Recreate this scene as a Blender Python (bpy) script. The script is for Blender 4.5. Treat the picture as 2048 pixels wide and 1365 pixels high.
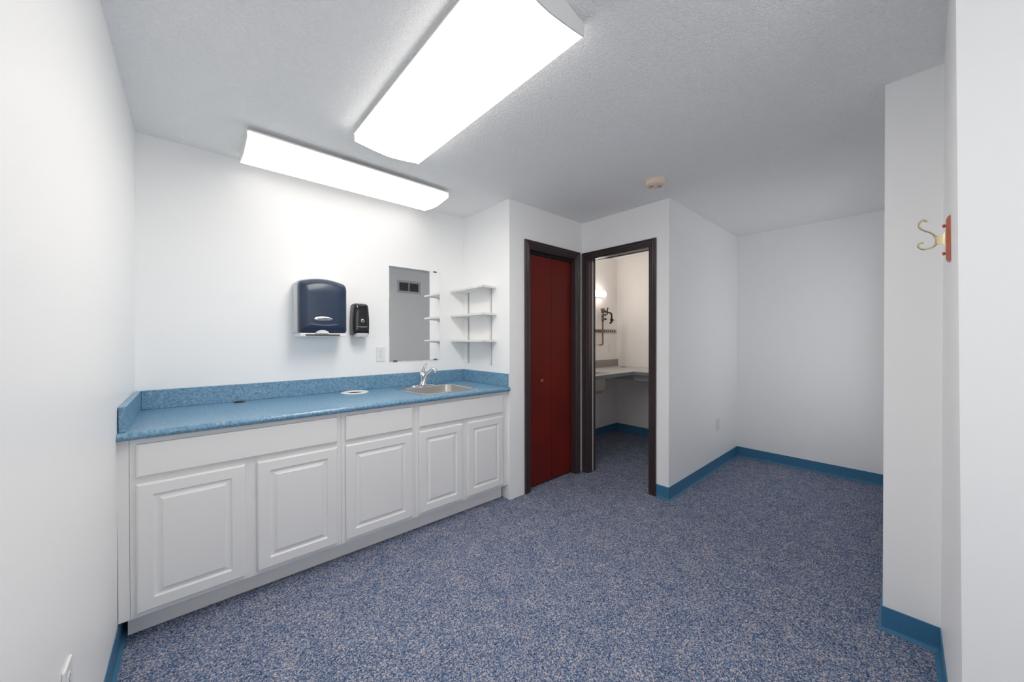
import bpy, bmesh, math, random
from mathutils import Vector, Matrix
random.seed(7)
for o in list(bpy.data.objects): bpy.data.objects.remove(o, do_unlink=True)
scene = bpy.context.scene
C = scene.collection

# ------------------------------------------------------------------ camera
cam_d = bpy.data.cameras.new('camera'); cam = bpy.data.objects.new('camera', cam_d); C.objects.link(cam)
FPX, YAW, PITCH, ROLL, EYE = 717.572, 48.2084, -0.3349, -0.0657, 1.3071
cam_d.sensor_width = 36.0; cam_d.sensor_fit = 'HORIZONTAL'; cam_d.lens = FPX * 36.0 / 2048.0
cam_d.clip_start = 0.02
a, pt, ro = math.radians(YAW), math.radians(PITCH), math.radians(ROLL)
fw0 = Vector((math.cos(a), math.sin(a), 0)); R0 = Vector((math.sin(a), -math.cos(a), 0)); Z = Vector((0, 0, 1))
FW = fw0 * math.cos(pt) + Z * math.sin(pt); U0 = -fw0 * math.sin(pt) + Z * math.cos(pt)
R = R0 * math.cos(ro) + U0 * math.sin(ro); U = -R0 * math.sin(ro) + U0 * math.cos(ro)
m = Matrix.Identity(4)
for i in range(3): m[i][0], m[i][1], m[i][2] = R[i], U[i], -FW[i]
m.translation = Vector((0, 0, EYE)); cam.matrix_world = m
scene.camera = cam

# ------------------------------------------------------------------ world and exposure
LIGHT = 12.6            # radiance of the ceiling diffuser in mid-room
LIGHT_W = 1.9         # radiance of the ceiling diffuser by the wall (set low so that wall does not overexpose)
SIDE_LIGHT = 3.6      # their edges
SIDE_LIGHT_W = 1.4
INNER_LIGHT = 13.0     # radiance of the small bar lamp in the inner room
SKY = 1.9             # daylight let in by the two added, unseen windows
world = bpy.data.worlds.new('world'); scene.world = world; world.use_nodes = True
bgn = world.node_tree.nodes['Background']; bgn.inputs[0].default_value = (0.96, 0.975, 1.0, 1); bgn.inputs[1].default_value = SKY
vs = scene.view_settings; vs.view_transform = 'Standard'; vs.look = 'None'; vs.gamma = 1.0; vs.use_curve_mapping = False
vs.exposure = 0.25
scene.cycles.max_bounces = 24; scene.cycles.diffuse_bounces = 16

# ------------------------------------------------------------------ materials
def s2l(c): return tuple(((v / 12.92) if v <= 0.04045 else ((v + 0.055) / 1.055) ** 2.4) for v in c)
def rgb(r, g, b): return s2l((r / 255, g / 255, b / 255)) + (1,)
def mat(name, col, rough=0.5, metal=0.0, spec=0.5, coat=0.0, bump=None, mottle=None, emit=None, trans=0.0, alpha=1.0):
    m = bpy.data.materials.new(name); m.use_nodes = True; nt = m.node_tree; b = nt.nodes['Principled BSDF']
    b.inputs['Base Color'].default_value = col; b.inputs['Roughness'].default_value = rough
    b.inputs['Metallic'].default_value = metal; b.inputs['Specular IOR Level'].default_value = spec
    b.inputs['Coat Weight'].default_value = coat; b.inputs['Transmission Weight'].default_value = trans
    b.inputs['Alpha'].default_value = alpha
    if emit:
        b.inputs['Emission Color'].default_value = emit[0]; b.inputs['Emission Strength'].default_value = emit[1]
    tc = None
    if bump or mottle: tc = nt.nodes.new('ShaderNodeTexCoord')
    if mottle:
        sc, c2, lo, hi = mottle
        n = nt.nodes.new('ShaderNodeTexNoise'); n.inputs['Scale'].default_value = sc; n.inputs['Detail'].default_value = 5
        nt.links.new(tc.outputs['Object'], n.inputs['Vector'])
        r = nt.nodes.new('ShaderNodeValToRGB'); r.color_ramp.elements[0].position = lo; r.color_ramp.elements[1].position = hi
        r.color_ramp.elements[0].color = col; r.color_ramp.elements[1].color = c2
        nt.links.new(n.outputs['Fac'], r.inputs['Fac']); nt.links.new(r.outputs['Color'], b.inputs['Base Color'])
    if bump:
        sc, st, dist = bump
        n2 = nt.nodes.new('ShaderNodeTexNoise'); n2.inputs['Scale'].default_value = sc; n2.inputs['Detail'].default_value = 4
        nt.links.new(tc.outputs['Object'], n2.inputs['Vector'])
        bp = nt.nodes.new('ShaderNodeBump'); bp.inputs['Strength'].default_value = st; bp.inputs['Distance'].default_value = dist
        nt.links.new(n2.outputs['Fac'], bp.inputs['Height']); nt.links.new(bp.outputs['Normal'], b.inputs['Normal'])
    return m

WALL = mat('wall_paint', (0.93, 0.93, 0.925, 1), 0.42, spec=0.4, bump=(160, 0.06, 0.001))
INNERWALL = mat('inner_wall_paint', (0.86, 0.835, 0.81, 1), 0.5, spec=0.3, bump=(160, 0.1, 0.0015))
CABINET = mat('white_cabinet', (0.82, 0.815, 0.805, 1), 0.38, spec=0.4)
WHITE = mat('white_plastic', (0.82, 0.82, 0.81, 1), 0.35, spec=0.4)
SHELFWHITE = mat('white_shelf', (0.80, 0.80, 0.78, 1), 0.4)
RAWEDGE = mat('yellowed_edge', (0.74, 0.70, 0.60, 1), 0.6)
BASEB = mat('blue_vinyl', rgb(62, 118, 154), 0.38, spec=0.5)
TRIM = mat('dark_brown_trim', rgb(62, 50, 52), 0.3, spec=0.42, bump=(40, 0.05, 0.002))
RED = mat('red_door', rgb(110, 28, 21), 0.45, spec=0.22, mottle=(3.0, rgb(100, 26, 21), 0.35, 0.65))
REDKNOB = mat('red_wood_knob', rgb(150, 70, 58), 0.3)
STEEL = mat('brushed_steel', (0.60, 0.57, 0.54, 1), 0.30, metal=1.0)
STEELRIM = mat('steel_rim', (0.72, 0.71, 0.70, 1), 0.22, metal=1.0)
CHROME = mat('chrome', (0.86, 0.87, 0.88, 1), 0.07, metal=1.0)
BLACK = mat('black_plastic', (0.012, 0.012, 0.014, 1), 0.12, spec=0.6)
DARKSIDE = mat('charcoal_plastic', (0.09, 0.095, 0.095, 1), 0.4)
DARK = mat('dark_hole', (0.01, 0.01, 0.011, 1), 0.7)
SILVER = mat('silver', (0.80, 0.81, 0.82, 1), 0.25, metal=0.9)
GREYPL = mat('grey_plastic', (0.62, 0.63, 0.64, 1), 0.35)
NAVY = mat('navy_translucent', rgb(36, 50, 72), 0.3, spec=0.4, coat=0.1, mottle=(6.0, rgb(42, 58, 82), 0.3, 0.7))
BRASS = mat('brass', (0.78, 0.66, 0.42, 1), 0.22, metal=1.0)
WOOD = mat('reddish_wood', rgb(196, 112, 86), 0.35, mottle=(30, rgb(182, 98, 74), 0.35, 0.7))
COPPER = mat('old_copper', (0.30, 0.19, 0.13, 1), 0.4, metal=1.0)
BRONZE = mat('dark_bronze', (0.05, 0.04, 0.035, 1), 0.35, metal=0.8)
BEIGE = mat('beige_plastic', rgb(238, 218, 200), 0.45)
TANRED = mat('tan_red_plastic', rgb(200, 150, 122), 0.5)
GREYTOP = mat('grey_laminate', rgb(176, 178, 178), 0.35)
GREYEDGE = mat('grey_edge', rgb(118, 124, 126), 0.4)
BROWNGREY = mat('grey_backsplash', rgb(150, 143, 138), 0.4)
METALWHITE = mat('white_enamel', (0.80, 0.80, 0.79, 1), 0.4)
VENTDARK = mat('vent_dark', (0.33, 0.33, 0.33, 1), 0.6)
VENTGREY = mat('vent_grey', (0.62, 0.62, 0.61, 1), 0.5)
THROAT = mat('shaded_throat', rgb(96, 84, 78), 0.6)  # dark tone stands for the shade inside the waste ring
MIRROR = mat('mirror_glass', (0.90, 0.91, 0.905, 1), 0.0, metal=1.0)
PRINT = mat('pale_print', (0.62, 0.62, 0.64, 1), 0.5)

def counter_mat():
    m = mat('blue_laminate', rgb(96, 148, 186), 0.3, spec=0.75); nt = m.node_tree; b = nt.nodes['Principled BSDF']
    tc = nt.nodes.new('ShaderNodeTexCoord')
    n = nt.nodes.new('ShaderNodeTexNoise'); n.inputs['Scale'].default_value = 85; n.inputs['Detail'].default_value = 6; n.inputs['Roughness'].default_value = 0.62
    n.inputs['Distortion'].default_value = 0.6
    nt.links.new(tc.outputs['Object'], n.inputs['Vector'])
    r = nt.nodes.new('ShaderNodeValToRGB'); e = r.color_ramp.elements
    e[0].position = 0.30; e[0].color = rgb(72, 112, 143); e[1].position = 0.72; e[1].color = rgb(150, 183, 203)
    k = e.new(0.50); k.color = rgb(104, 147, 176)
    nt.links.new(n.outputs['Fac'], r.inputs['Fac']); nt.links.new(r.outputs['Color'], b.inputs['Base Color'])
    return m
COUNTER = counter_mat()

def carpet_mat():
    m = mat('speckled_carpet', rgb(90, 100, 125), 0.95, spec=0.1); nt = m.node_tree; b = nt.nodes['Principled BSDF']
    tc = nt.nodes.new('ShaderNodeTexCoord')
    warp = nt.nodes.new('ShaderNodeTexNoise'); warp.inputs['Scale'].default_value = 130; warp.inputs['Detail'].default_value = 2
    nt.links.new(tc.outputs['Object'], warp.inputs['Vector'])
    va = nt.nodes.new('ShaderNodeVectorMath'); va.operation = 'MULTIPLY_ADD'
    va.inputs[1].default_value = (0.008, 0.008, 0.0); nt.links.new(warp.outputs['Color'], va.inputs[0]); nt.links.new(tc.outputs['Object'], va.inputs[2])
    v = nt.nodes.new('ShaderNodeTexVoronoi'); v.inputs['Scale'].default_value = 250; nt.links.new(va.outputs[0], v.inputs['Vector'])
    sep = nt.nodes.new('ShaderNodeSeparateColor'); nt.links.new(v.outputs['Color'], sep.inputs[0])
    big = nt.nodes.new('ShaderNodeTexNoise'); big.inputs['Scale'].default_value = 9; big.inputs['Detail'].default_value = 3
    nt.links.new(tc.outputs['Object'], big.inputs['Vector'])
    ad = nt.nodes.new('ShaderNodeMath'); ad.operation = 'MULTIPLY_ADD'; ad.inputs[1].default_value = 0.30; 
    nt.links.new(big.outputs['Fac'], ad.inputs[0]); nt.links.new(sep.outputs[0], ad.inputs[2])
    sb = nt.nodes.new('ShaderNodeMath'); sb.operation = 'SUBTRACT'; sb.inputs[1].default_value = 0.15; nt.links.new(ad.outputs[0], sb.inputs[0])
    r = nt.nodes.new('ShaderNodeValToRGB'); e = r.color_ramp.elements
    e[0].position = 0.0; e[0].color = rgb(56, 66, 94); e[1].position = 1.0; e[1].color = rgb(208, 196, 192)
    for p, c in ((0.22, rgb(74, 97, 132)), (0.45, rgb(98, 126, 160)), (0.62, rgb(130, 138, 160)), (0.8, rgb(166, 162, 172))):
        k = e.new(p); k.color = c
    nt.links.new(sb.outputs[0], r.inputs['Fac']); nt.links.new(r.outputs['Color'], b.inputs['Base Color'])
    bp = nt.nodes.new('ShaderNodeBump'); bp.inputs['Strength'].default_value = 0.9; bp.inputs['Distance'].default_value = 0.004
    nt.links.new(sep.outputs[1], bp.inputs['Height']); nt.links.new(bp.outputs['Normal'], b.inputs['Normal'])
    return m
CARPET = carpet_mat()

def ceiling_mat():
    m = mat('textured_ceiling', (0.96, 0.96, 0.955, 1), 0.8, spec=0.2); nt = m.node_tree; b = nt.nodes['Principled BSDF']
    tc = nt.nodes.new('ShaderNodeTexCoord')
    n = nt.nodes.new('ShaderNodeTexNoise'); n.inputs['Scale'].default_value = 75; n.inputs['Detail'].default_value = 3; n.inputs['Distortion'].default_value = 1.2
    nt.links.new(tc.outputs['Object'], n.inputs['Vector'])
    r = nt.nodes.new('ShaderNodeValToRGB'); r.color_ramp.elements[0].position = 0.42; r.color_ramp.elements[1].position = 0.62
    nt.links.new(n.outputs['Fac'], r.inputs['Fac'])
    bp = nt.nodes.new('ShaderNodeBump'); bp.inputs['Strength'].default_value = 0.60; bp.inputs['Distance'].default_value = 0.004
    nt.links.new(r.outputs['Color'], bp.inputs['Height']); nt.links.new(bp.outputs['Normal'], b.inputs['Normal'])
    return m
CEIL = ceiling_mat()

def glow(name, col, strength):
    m = bpy.data.materials.new(name); m.use_nodes = True; nt = m.node_tree
    for n in list(nt.nodes): nt.nodes.remove(n)
    e = nt.nodes.new('ShaderNodeEmission'); e.inputs[0].default_value = col; e.inputs[1].default_value = strength
    o = nt.nodes.new('ShaderNodeOutputMaterial'); nt.links.new(e.outputs[0], o.inputs[0])
    return m
DIFF = glow('lit_diffuser', (1.0, 0.962, 0.915, 1), LIGHT)
SIDE = glow('lit_side', (1.0, 0.962, 0.915, 1), SIDE_LIGHT)
SIDE_W = glow('lit_side_by_wall', (1.0, 0.962, 0.915, 1), SIDE_LIGHT_W)
DIFF_W = glow('lit_diffuser_by_wall', (1.0, 0.962, 0.915, 1), LIGHT_W)
DIFF_WARM = glow('lit_bar', (1.0, 0.92, 0.85, 1), INNER_LIGHT)

def pane_mat():
    m = bpy.data.materials.new('window_glass'); m.use_nodes = True; nt = m.node_tree
    for n in list(nt.nodes): nt.nodes.remove(n)
    t = nt.nodes.new('ShaderNodeBsdfTransparent'); g = nt.nodes.new('ShaderNodeBsdfGlossy'); g.inputs['Roughness'].default_value = 0.02
    mx = nt.nodes.new('ShaderNodeMixShader'); mx.inputs[0].default_value = 0.06
    o = nt.nodes.new('ShaderNodeOutputMaterial')
    nt.links.new(t.outputs[0], mx.inputs[1]); nt.links.new(g.outputs[0], mx.inputs[2]); nt.links.new(mx.outputs[0], o.inputs[0])
    return m
PANE = pane_mat()

# ------------------------------------------------------------------ mesh helpers
class B:
    def __init__(s): s.bm = bmesh.new()
    def add(s, verts, faces):
        vs_ = [s.bm.verts.new(v) for v in verts]
        for f in faces:
            try: s.bm.faces.new([vs_[i] for i in f])
            except ValueError: pass
        return s
    def box(s, x0, y0, z0, x1, y1, z1, bev=0.0, seg=2):
        x0, x1 = min(x0, x1), max(x0, x1); y0, y1 = min(y0, y1), max(y0, y1); z0, z1 = min(z0, z1), max(z0, z1)
        v = [(x0, y0, z0), (x1, y0, z0), (x1, y1, z0), (x0, y1, z0), (x0, y0, z1), (x1, y0, z1), (x1, y1, z1), (x0, y1, z1)]
        f = [(0, 3, 2, 1), (4, 5, 6, 7), (0, 1, 5, 4), (1, 2, 6, 5), (2, 3, 7, 6), (3, 0, 4, 7)]
        if bev <= 0: return s.add(v, f)
        t = B().add(v, f)
        bmesh.ops.bevel(t.bm, geom=list(t.bm.edges), offset=bev, segments=seg, affect='EDGES', profile=0.5)
        return s.merge(t)
    def merge(s, t):
        me = bpy.data.meshes.new('tmp'); t.bm.to_mesh(me); s.bm.from_mesh(me); bpy.data.meshes.remove(me); t.bm.free(); return s
    def extrude(s, prof, fn, a, b):
        """closed 2-D profile swept between a and b; fn(u, v, t) -> xyz"""
        n = len(prof); v = [fn(u, w, a) for u, w in prof] + [fn(u, w, b) for u, w in prof]
        f = [tuple(range(n)), tuple(range(2 * n - 1, n - 1, -1))]
        f += [(i, (i + 1) % n, n + (i + 1) % n, n + i) for i in range(n)]
        return s.add(v, f)
    def rings(s, rings, cap0=True, cap1=True):
        n = len(rings[0]); v = [p for r in rings for p in r]; f = []
        for k in range(len(rings) - 1):
            for i in range(n):
                j = (i + 1) % n; f.append((k * n + i, k * n + j, (k + 1) * n + j, (k + 1) * n + i))
        if cap0: f.append(tuple(range(n - 1, -1, -1)))
        if cap1: f.append(tuple((len(rings) - 1) * n + i for i in range(n)))
        return s.add(v, f)
    def lathe(s, prof, org, axis='z', n=32, flip=False):
        """prof: (radius, height) pairs"""
        rg = []
        for r, h in prof:
            ring = []
            for i in range(n):
                t = 2 * math.pi * i / n; c, d = r * math.cos(t), r * math.sin(t)
                if axis == 'z': p = (c, d, h)
                elif axis == 'y': p = (c, h, d)
                else: p = (h, c, d)
                ring.append((org[0] + p[0], org[1] + p[1], org[2] + p[2]))
            rg.append(ring)
        return s.rings(rg)
    def tube(s, pts, rad, n=12, flat=None):
        pts = [Vector(p) for p in pts]; rads = rad if isinstance(rad, (list, tuple)) else [rad] * len(pts)
        rg = []; up = None
        for i, p in enumerate(pts):
            d = (pts[min(i + 1, len(pts) - 1)] - pts[max(i - 1, 0)]).normalized()
            if up is None:
                up = Vector((1, 0, 0)) if abs(d.x) < 0.9 else Vector((0, 0, 1))
            sx = d.cross(up).normalized(); up2 = sx.cross(d).normalized(); up = up2
            k = flat or 1.0
            rg.append([tuple(p + sx * math.cos(2 * math.pi * q / n) * rads[i] + up2 * math.sin(2 * math.pi * q / n) * rads[i] * k) for q in range(n)])
        return s.rings(rg)
    def build(s, name, m, parent=None, smooth=False, angle=None):
        bmesh.ops.recalc_face_normals(s.bm, faces=s.bm.faces)
        me = bpy.data.meshes.new(name); s.bm.to_mesh(me); s.bm.free()
        o = bpy.data.objects.new(name, me); C.objects.link(o); me.materials.append(m)
        if smooth:
            for p in me.polygons: p.use_smooth = True
            try: me.set_sharp_from_angle(angle=math.radians(angle or 35))
            except Exception: pass
        if parent is not None: o.parent = parent; o.matrix_parent_inverse = Matrix.Identity(4); o.location = -Vector(parent.location)
        return o

def spline(pts, k=6):
    P = [Vector(p) for p in pts]; out = []
    for i in range(len(P) - 1):
        p0, p1, p2, p3 = P[max(i - 1, 0)], P[i], P[i + 1], P[min(i + 2, len(P) - 1)]
        for j in range(k):
            t = j / k
            out.append(0.5 * ((2 * p1) + (-p0 + p2) * t + (2 * p0 - 5 * p1 + 4 * p2 - p3) * t * t + (-p0 + 3 * p1 - 3 * p2 + p3) * t ** 3))
    out.append(P[-1]); return out

def tag(o, label, cat=None, group=None, kind=None):
    o['label'] = label
    if cat: o['category'] = cat
    if group: o['group'] = group
    if kind: o['kind'] = kind
    return o
def thing(name, label, cat, loc=(0, 0, 0), group=None, kind=None):
    o = bpy.data.objects.new(name, None); C.objects.link(o); o.location = loc; o.empty_display_size = 0.1
    return tag(o, label, cat, group, kind)
def struct(name, b, m, label, cat, **kw): return tag(b.build(name, m, **kw), label, cat, kind='structure')
def cut(o, cutter):
    """subtract a B() solid from a mesh object and keep only the result"""
    bmesh.ops.recalc_face_normals(cutter.bm, faces=cutter.bm.faces)
    me = bpy.data.meshes.new('c'); cutter.bm.to_mesh(me); cutter.bm.free(); c = bpy.data.objects.new('c', me); C.objects.link(c)
    md = o.modifiers.new('b', 'BOOLEAN'); md.object = c; md.operation = 'DIFFERENCE'; md.solver = 'EXACT'
    c.matrix_world = o.matrix_basis if o.parent is None else Matrix.Translation((0, 0, 0))
    bpy.context.view_layer.update()
    ev = o.evaluated_get(bpy.context.evaluated_depsgraph_get()); nm = bpy.data.meshes.new_from_object(ev)
    o.modifiers.clear(); old = o.data; o.data = nm; nm.name = o.name
    bpy.data.objects.remove(c); bpy.data.meshes.remove(me); bpy.data.meshes.remove(old)

# ------------------------------------------------------------------ room dimensions (metres)
H = 2.44
XL, YS, XC, YR, XD, YE, XF, XH, YH, YQ = -0.229, 2.834, 1.9186, 2.1765, 2.8706, 1.3135, 4.55, 2.316, -0.0804, 0.088
XP = 1.47            # near corner of the hook wall
XDI = XD + 0.115     # inner face of the doorway wall
BBH = 0.1036
YB = -1.1            # wall behind the camera
T = 0.11

# ------------------------------------------------------------------ shell
struct('floor', B().box(XL - T, YB - T, -0.05, XF + T, YS + T, 0), CARPET, 'blue and grey speckled low pile carpet across the whole floor', 'floor')
struct('ceiling', B().box(XL - T, YB - T, H, XF + T, YS + T, H + 0.05), CEIL, 'white stippled plaster ceiling over the room', 'ceiling')
# left wall leans by a centimetre
xl_t, xl_b = -0.2225, -0.236
b = B(); v = []
for (y) in (YB, YS):
    v += [(xl_b, y, 0), (xl_t, y, H), (XL - T, y, H), (XL - T, y, 0)]
b.add(v, [(0, 1, 2, 3), (7, 6, 5, 4), (0, 4, 5, 1), (1, 5, 6, 2), (2, 6, 7, 3), (3, 7, 4, 0)])
struct('wall_left', b, WALL, 'white painted wall at the left edge, running past the blue counter end', 'wall')
struct('wall_back', B().box(XL - T, YS, 0, XDI - 0.05, YS + T, H), WALL, 'white wall behind the blue counter and mirror', 'wall')
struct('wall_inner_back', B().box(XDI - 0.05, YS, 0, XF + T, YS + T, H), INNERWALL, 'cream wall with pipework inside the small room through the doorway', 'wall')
struct('wall_niche_side', B().box(XC, YR + 0.1, 0, XC + 0.1, YS, H), WALL, 'short white wall at the right end of the blue counter carrying the shelves', 'wall')
DX0, DX1, DZ = 2.14, 2.7725, 2.085        # closet opening
b = B(); b.box(XC, YR, 0, DX0, YR + 0.1, H); b.box(DX1, YR, 0, XD, YR + 0.1, H); b.box(DX0, YR, DZ, DX1, YR + 0.1, H)
struct('wall_closet', b, WALL, 'narrow white wall around the red folding door', 'wall')
OY0, OY1, OZ = 1.471, 2.112, 2.087      # open doorway
b = B(); b.box(XD, YE, 0, XDI, OY0, H); b.box(XD, OY1, 0, XDI, YS, H); b.box(XD, OY0, OZ, XDI, OY1, H)
struct('wall_doorway', b, WALL, 'white wall around the open doorway with dark frame', 'wall')
struct('wall_alcove_side', B().box(XDI, YE, 0, XF, YE + T, H), WALL, 'white alcove wall with a low outlet right of the doorway', 'wall')
struct('wall_right', B().box(XF, YQ, 0, XF + T, YE + T * 0.5, H), WALL, 'white end wall of the alcove at far right', 'wall')
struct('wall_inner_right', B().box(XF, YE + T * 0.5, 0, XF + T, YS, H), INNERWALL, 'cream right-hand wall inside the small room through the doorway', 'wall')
VX0, VX1, VZ0, VZ1 = 3.62, 4.24, 0.60, 2.10   # window added to brighten the alcove, in its hidden side wall
b = B(); yp = YH - 0.12
b.box(XH, yp, 0, VX0, YQ, H); b.box(VX1, yp, 0, XF + T, YQ, H); b.box(VX0, yp, 0, VX1, YQ, VZ0); b.box(VX0, yp, VZ1, VX1, YQ, H)
struct('wall_pier', b, WALL, 'white pier end jutting out at the right with blue base', 'wall')
b = B(); y0 = YH - 0.12
ct, cb = -0.0672, -0.0905               # the near corner is out of plumb by two centimetres
b.add([(XP, cb, 0), (XH, YH, 0), (XH, y0, 0), (XP, y0, 0), (XP, ct, H), (XH, YH, H), (XH, y0, H), (XP, y0, H)],
      [(0, 3, 2, 1), (4, 5, 6, 7), (0, 1, 5, 4), (1, 2, 6, 5), (2, 3, 7, 6), (3, 0, 4, 7)])
struct('wall_hook', b, WALL, 'white wall seen almost edge on at the right, carrying the coat hook', 'wall')
struct('wall_passage', B().box(XP, YB, 0, XP + T, YH - 0.12, H), WALL, 'plain white wall filling the right edge of the picture', 'wall')
WX0, WX1, WZ0, WZ1 = -0.12, 1.37, 0.85, 2.25  # opening for the added rear window
b = B(); b.box(XL - T, YB - T, 0, WX0, YB, H); b.box(WX1, YB - T, 0, XP + T, YB, H); b.box(WX0, YB - T, 0, WX1, YB, WZ0); b.box(WX0, YB - T, WZ1, WX1, YB, H)
struct('wall_rear', b, WALL, 'white wall behind the viewer with an added window', 'wall')
def window(name, label, x0, x1, z0, z1, y):  # unseen windows, added to bring fill daylight into the room
    w = thing(name, label, 'window', ((x0 + x1) / 2, y, z0), kind='structure'); fr = 0.05
    b = B()
    b.box(x0, y - 0.08, z0, x0 + fr, y - 0.02, z1); b.box(x1 - fr, y - 0.08, z0, x1, y - 0.02, z1)
    b.box(x0 + fr, y - 0.08, z0, x1 - fr, y - 0.02, z0 + fr); b.box(x0 + fr, y - 0.08, z1 - fr, x1 - fr, y - 0.02, z1)
    b.build('window_frame', METALWHITE, w)
    B().box(x0 + fr, y - 0.054, z0 + fr, x1 - fr, y - 0.048, z1 - fr).build('window_pane', PANE, w)
window('added_window_1', 'added unseen white framed window in the wall behind the viewer', WX0, WX1, WZ0, WZ1, YB)
window('added_window_2', 'added unseen white framed window in the alcove side wall hidden behind the pier', VX0, VX1, VZ0, VZ1, YQ - 0.09)

# ------------------------------------------------------------------ vinyl cove base
BP = [(0, 0), (0.017, 0), (0.0168, 0.0018), (0.0120, 0.0048), (0.0060, 0.0082), (0.0040, 0.0120), (0.0033, 0.020), (0.003, BBH - 0.002), (0.0015, BBH), (0, BBH)]
def base(name, p0, p1, nrm, label, m0=0.0, m1=0.0):
    """p0->p1 along the wall foot, nrm points into the room; m0/m1: +1 outward mitre, -1 inward"""
    p0, p1, nrm = Vector(p0), Vector(p1), Vector(nrm); d = (p1 - p0).normalized()
    prof = BP; n = len(prof); v = []
    for (pp, mm, sg) in ((p0, m0, -1), (p1, m1, 1)):
        for (u, z) in prof:
            q = pp + nrm * u + d * (sg * mm * u); v.append((q.x, q.y, z))
    f = [tuple(range(n)), tuple(range(2 * n - 1, n - 1, -1))] + [(i, (i + 1) % n, n + (i + 1) % n, n + i) for i in range(n)]
    struct(name, B().add(v, f), BASEB, label, 'baseboard')
e = 0.0005
base('baseboard_left', (xl_b + e, YB, 0), (xl_b + e, 2.42, 0), (1, 0, 0), 'blue vinyl base running along the left wall to the cabinets')
base('baseboard_doorway', (XD - e, 1.42, 0), (XD - e, YE - e, 0), (-1, 0, 0), 'short blue vinyl base between the dark door frame and the alcove corner', 0, 1)
base('baseboard_alcove_side', (XD - e, YE - e, 0), (XF, YE - e, 0), (0, -1, 0), 'blue vinyl base along the alcove side wall under the outlet', 1, -1)
base('baseboard_right', (XF - e, YE - e, 0), (XF - e, YQ + e, 0), (-1, 0, 0), 'blue vinyl base along the far alcove wall', -1, -1)
base('baseboard_alcove_right', (XF - e, YQ + e, 0), (XH - e, YQ + e, 0), (0, 1, 0), 'blue vinyl base along the hidden side of the pier', -1, 1)
base('baseboard_pier', (XH - e, YQ + e, 0), (XH - e, YH + e, 0), (-1, 0, 0), 'blue vinyl base across the pier end at lower right', 1, -1)
base('baseboard_hook', (XH - e, YH + e, 0), (XP, cb + e, 0), (0, 1, 0), 'blue vinyl base at the foot of the coat hook wall', -1, 0)
base('baseboard_inner_back', (XDI, YS - e, 0), (XF - e, YS - e, 0), (0, -1, 0), 'blue vinyl base on the rear wall inside the small room', 0, -1)
base('baseboard_inner_right', (XF - e, YS - e, 0), (XF - e, YE + T + e, 0), (-1, 0, 0), 'blue vinyl base on the right wall inside the small room', -1, 0)

# ------------------------------------------------------------------ door casings
CP = [(0, 0), (0, 0.014), (0.002, 0.0170), (0.006, 0.0180), (0.011, 0.0165), (0.0145, 0.0110), (0.018, 0.0110), (0.021, 0.0150), (0.026, 0.0160), (0.032, 0.0150), (0.0355, 0.0085), (0.039, 0.0085), (0.042, 0.0120), (0.050, 0.0120), (0.055, 0.0060), (0.058, 0.0080), (0.0635, 0.0075), (0.065, 0.005), (0.065, 0.0)]
def casing(parent, s0, s1, zt, fn):
    """three mitred boards; fn(s, z, n)"""
    n = len(CP)
    def swept(ends, nm):
        v = ends[0] + ends[1]
        f = [tuple(range(n)), tuple(range(2 * n - 1, n - 1, -1))] + [(i, (i + 1) % n, n + (i + 1) % n, n + i) for i in range(n)]
        B().add(v, f).build(nm, TRIM, parent)
    swept(([fn(s0 + w_, 0, d) for w_, d in CP], [fn(s0 + w_, zt - w_, d) for w_, d in CP]), 'casing_leg')
    swept(([fn(s1 - w_, 0, d) for w_, d in CP], [fn(s1 - w_, zt - w_, d) for w_, d in CP]), 'casing_leg')
    swept(([fn(s0 + w_, zt - w_, d) for w_, d in CP], [fn(s1 - w_, zt - w_, d) for w_, d in CP]), 'casing_head')
t1 = thing('trim_1', 'dark brown moulded frame around the red folding door', 'door frame', (2.465, YR, 0), kind='structure')
casing(t1, 2.085, 2.8255, 2.145, lambda s, z, n: (s, YR - n - 0.0005, z))
B().box(2.140, YR, 0, 2.152, YR + 0.1, 2.073).build('jamb', TRIM, t1)
B().box(2.7605, YR, 0, 2.7725, YR + 0.1, 2.073).build('jamb', TRIM, t1)
B().box(2.140, YR, 2.073, 2.7725, YR + 0.1, 2.085).build('head_jamb', TRIM, t1)
B().box(2.153, YR + 0.045, 2.048, 2.7595, YR + 0.07, 2.0725).build('track', DARK, t1)
t2 = thing('trim_2', 'dark brown moulded frame around the open doorway', 'door frame', (XD, 1.79, 0), kind='structure')
casing(t2, 1.4175, 2.1665, 2.1425, lambda s, z, n: (XD - n - 0.0005, s, z))
for (x0, x1) in ((XD, XD + 0.066), (XD + 0.088, XDI)):
    B().box(x0, 2.100, 0, x1, 2.112, 2.075).build('jamb', TRIM, t2)
    B().box(x0, 1.471, 0, x1, 1.483, 2.075).build('jamb', TRIM, t2)
    B().box(x0, 1.471, 2.075, x1, 2.112, 2.087).build('head_jamb', TRIM, t2)
d2 = tag(B().box(XD + 0.069, 2.1035, 0.012, XD + 0.085, 2.1115, 2.07, 0.001).build('door_2', WHITE), 'pale edge of a sliding door tucked inside the left doorway jamb', 'door', kind='structure')

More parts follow.
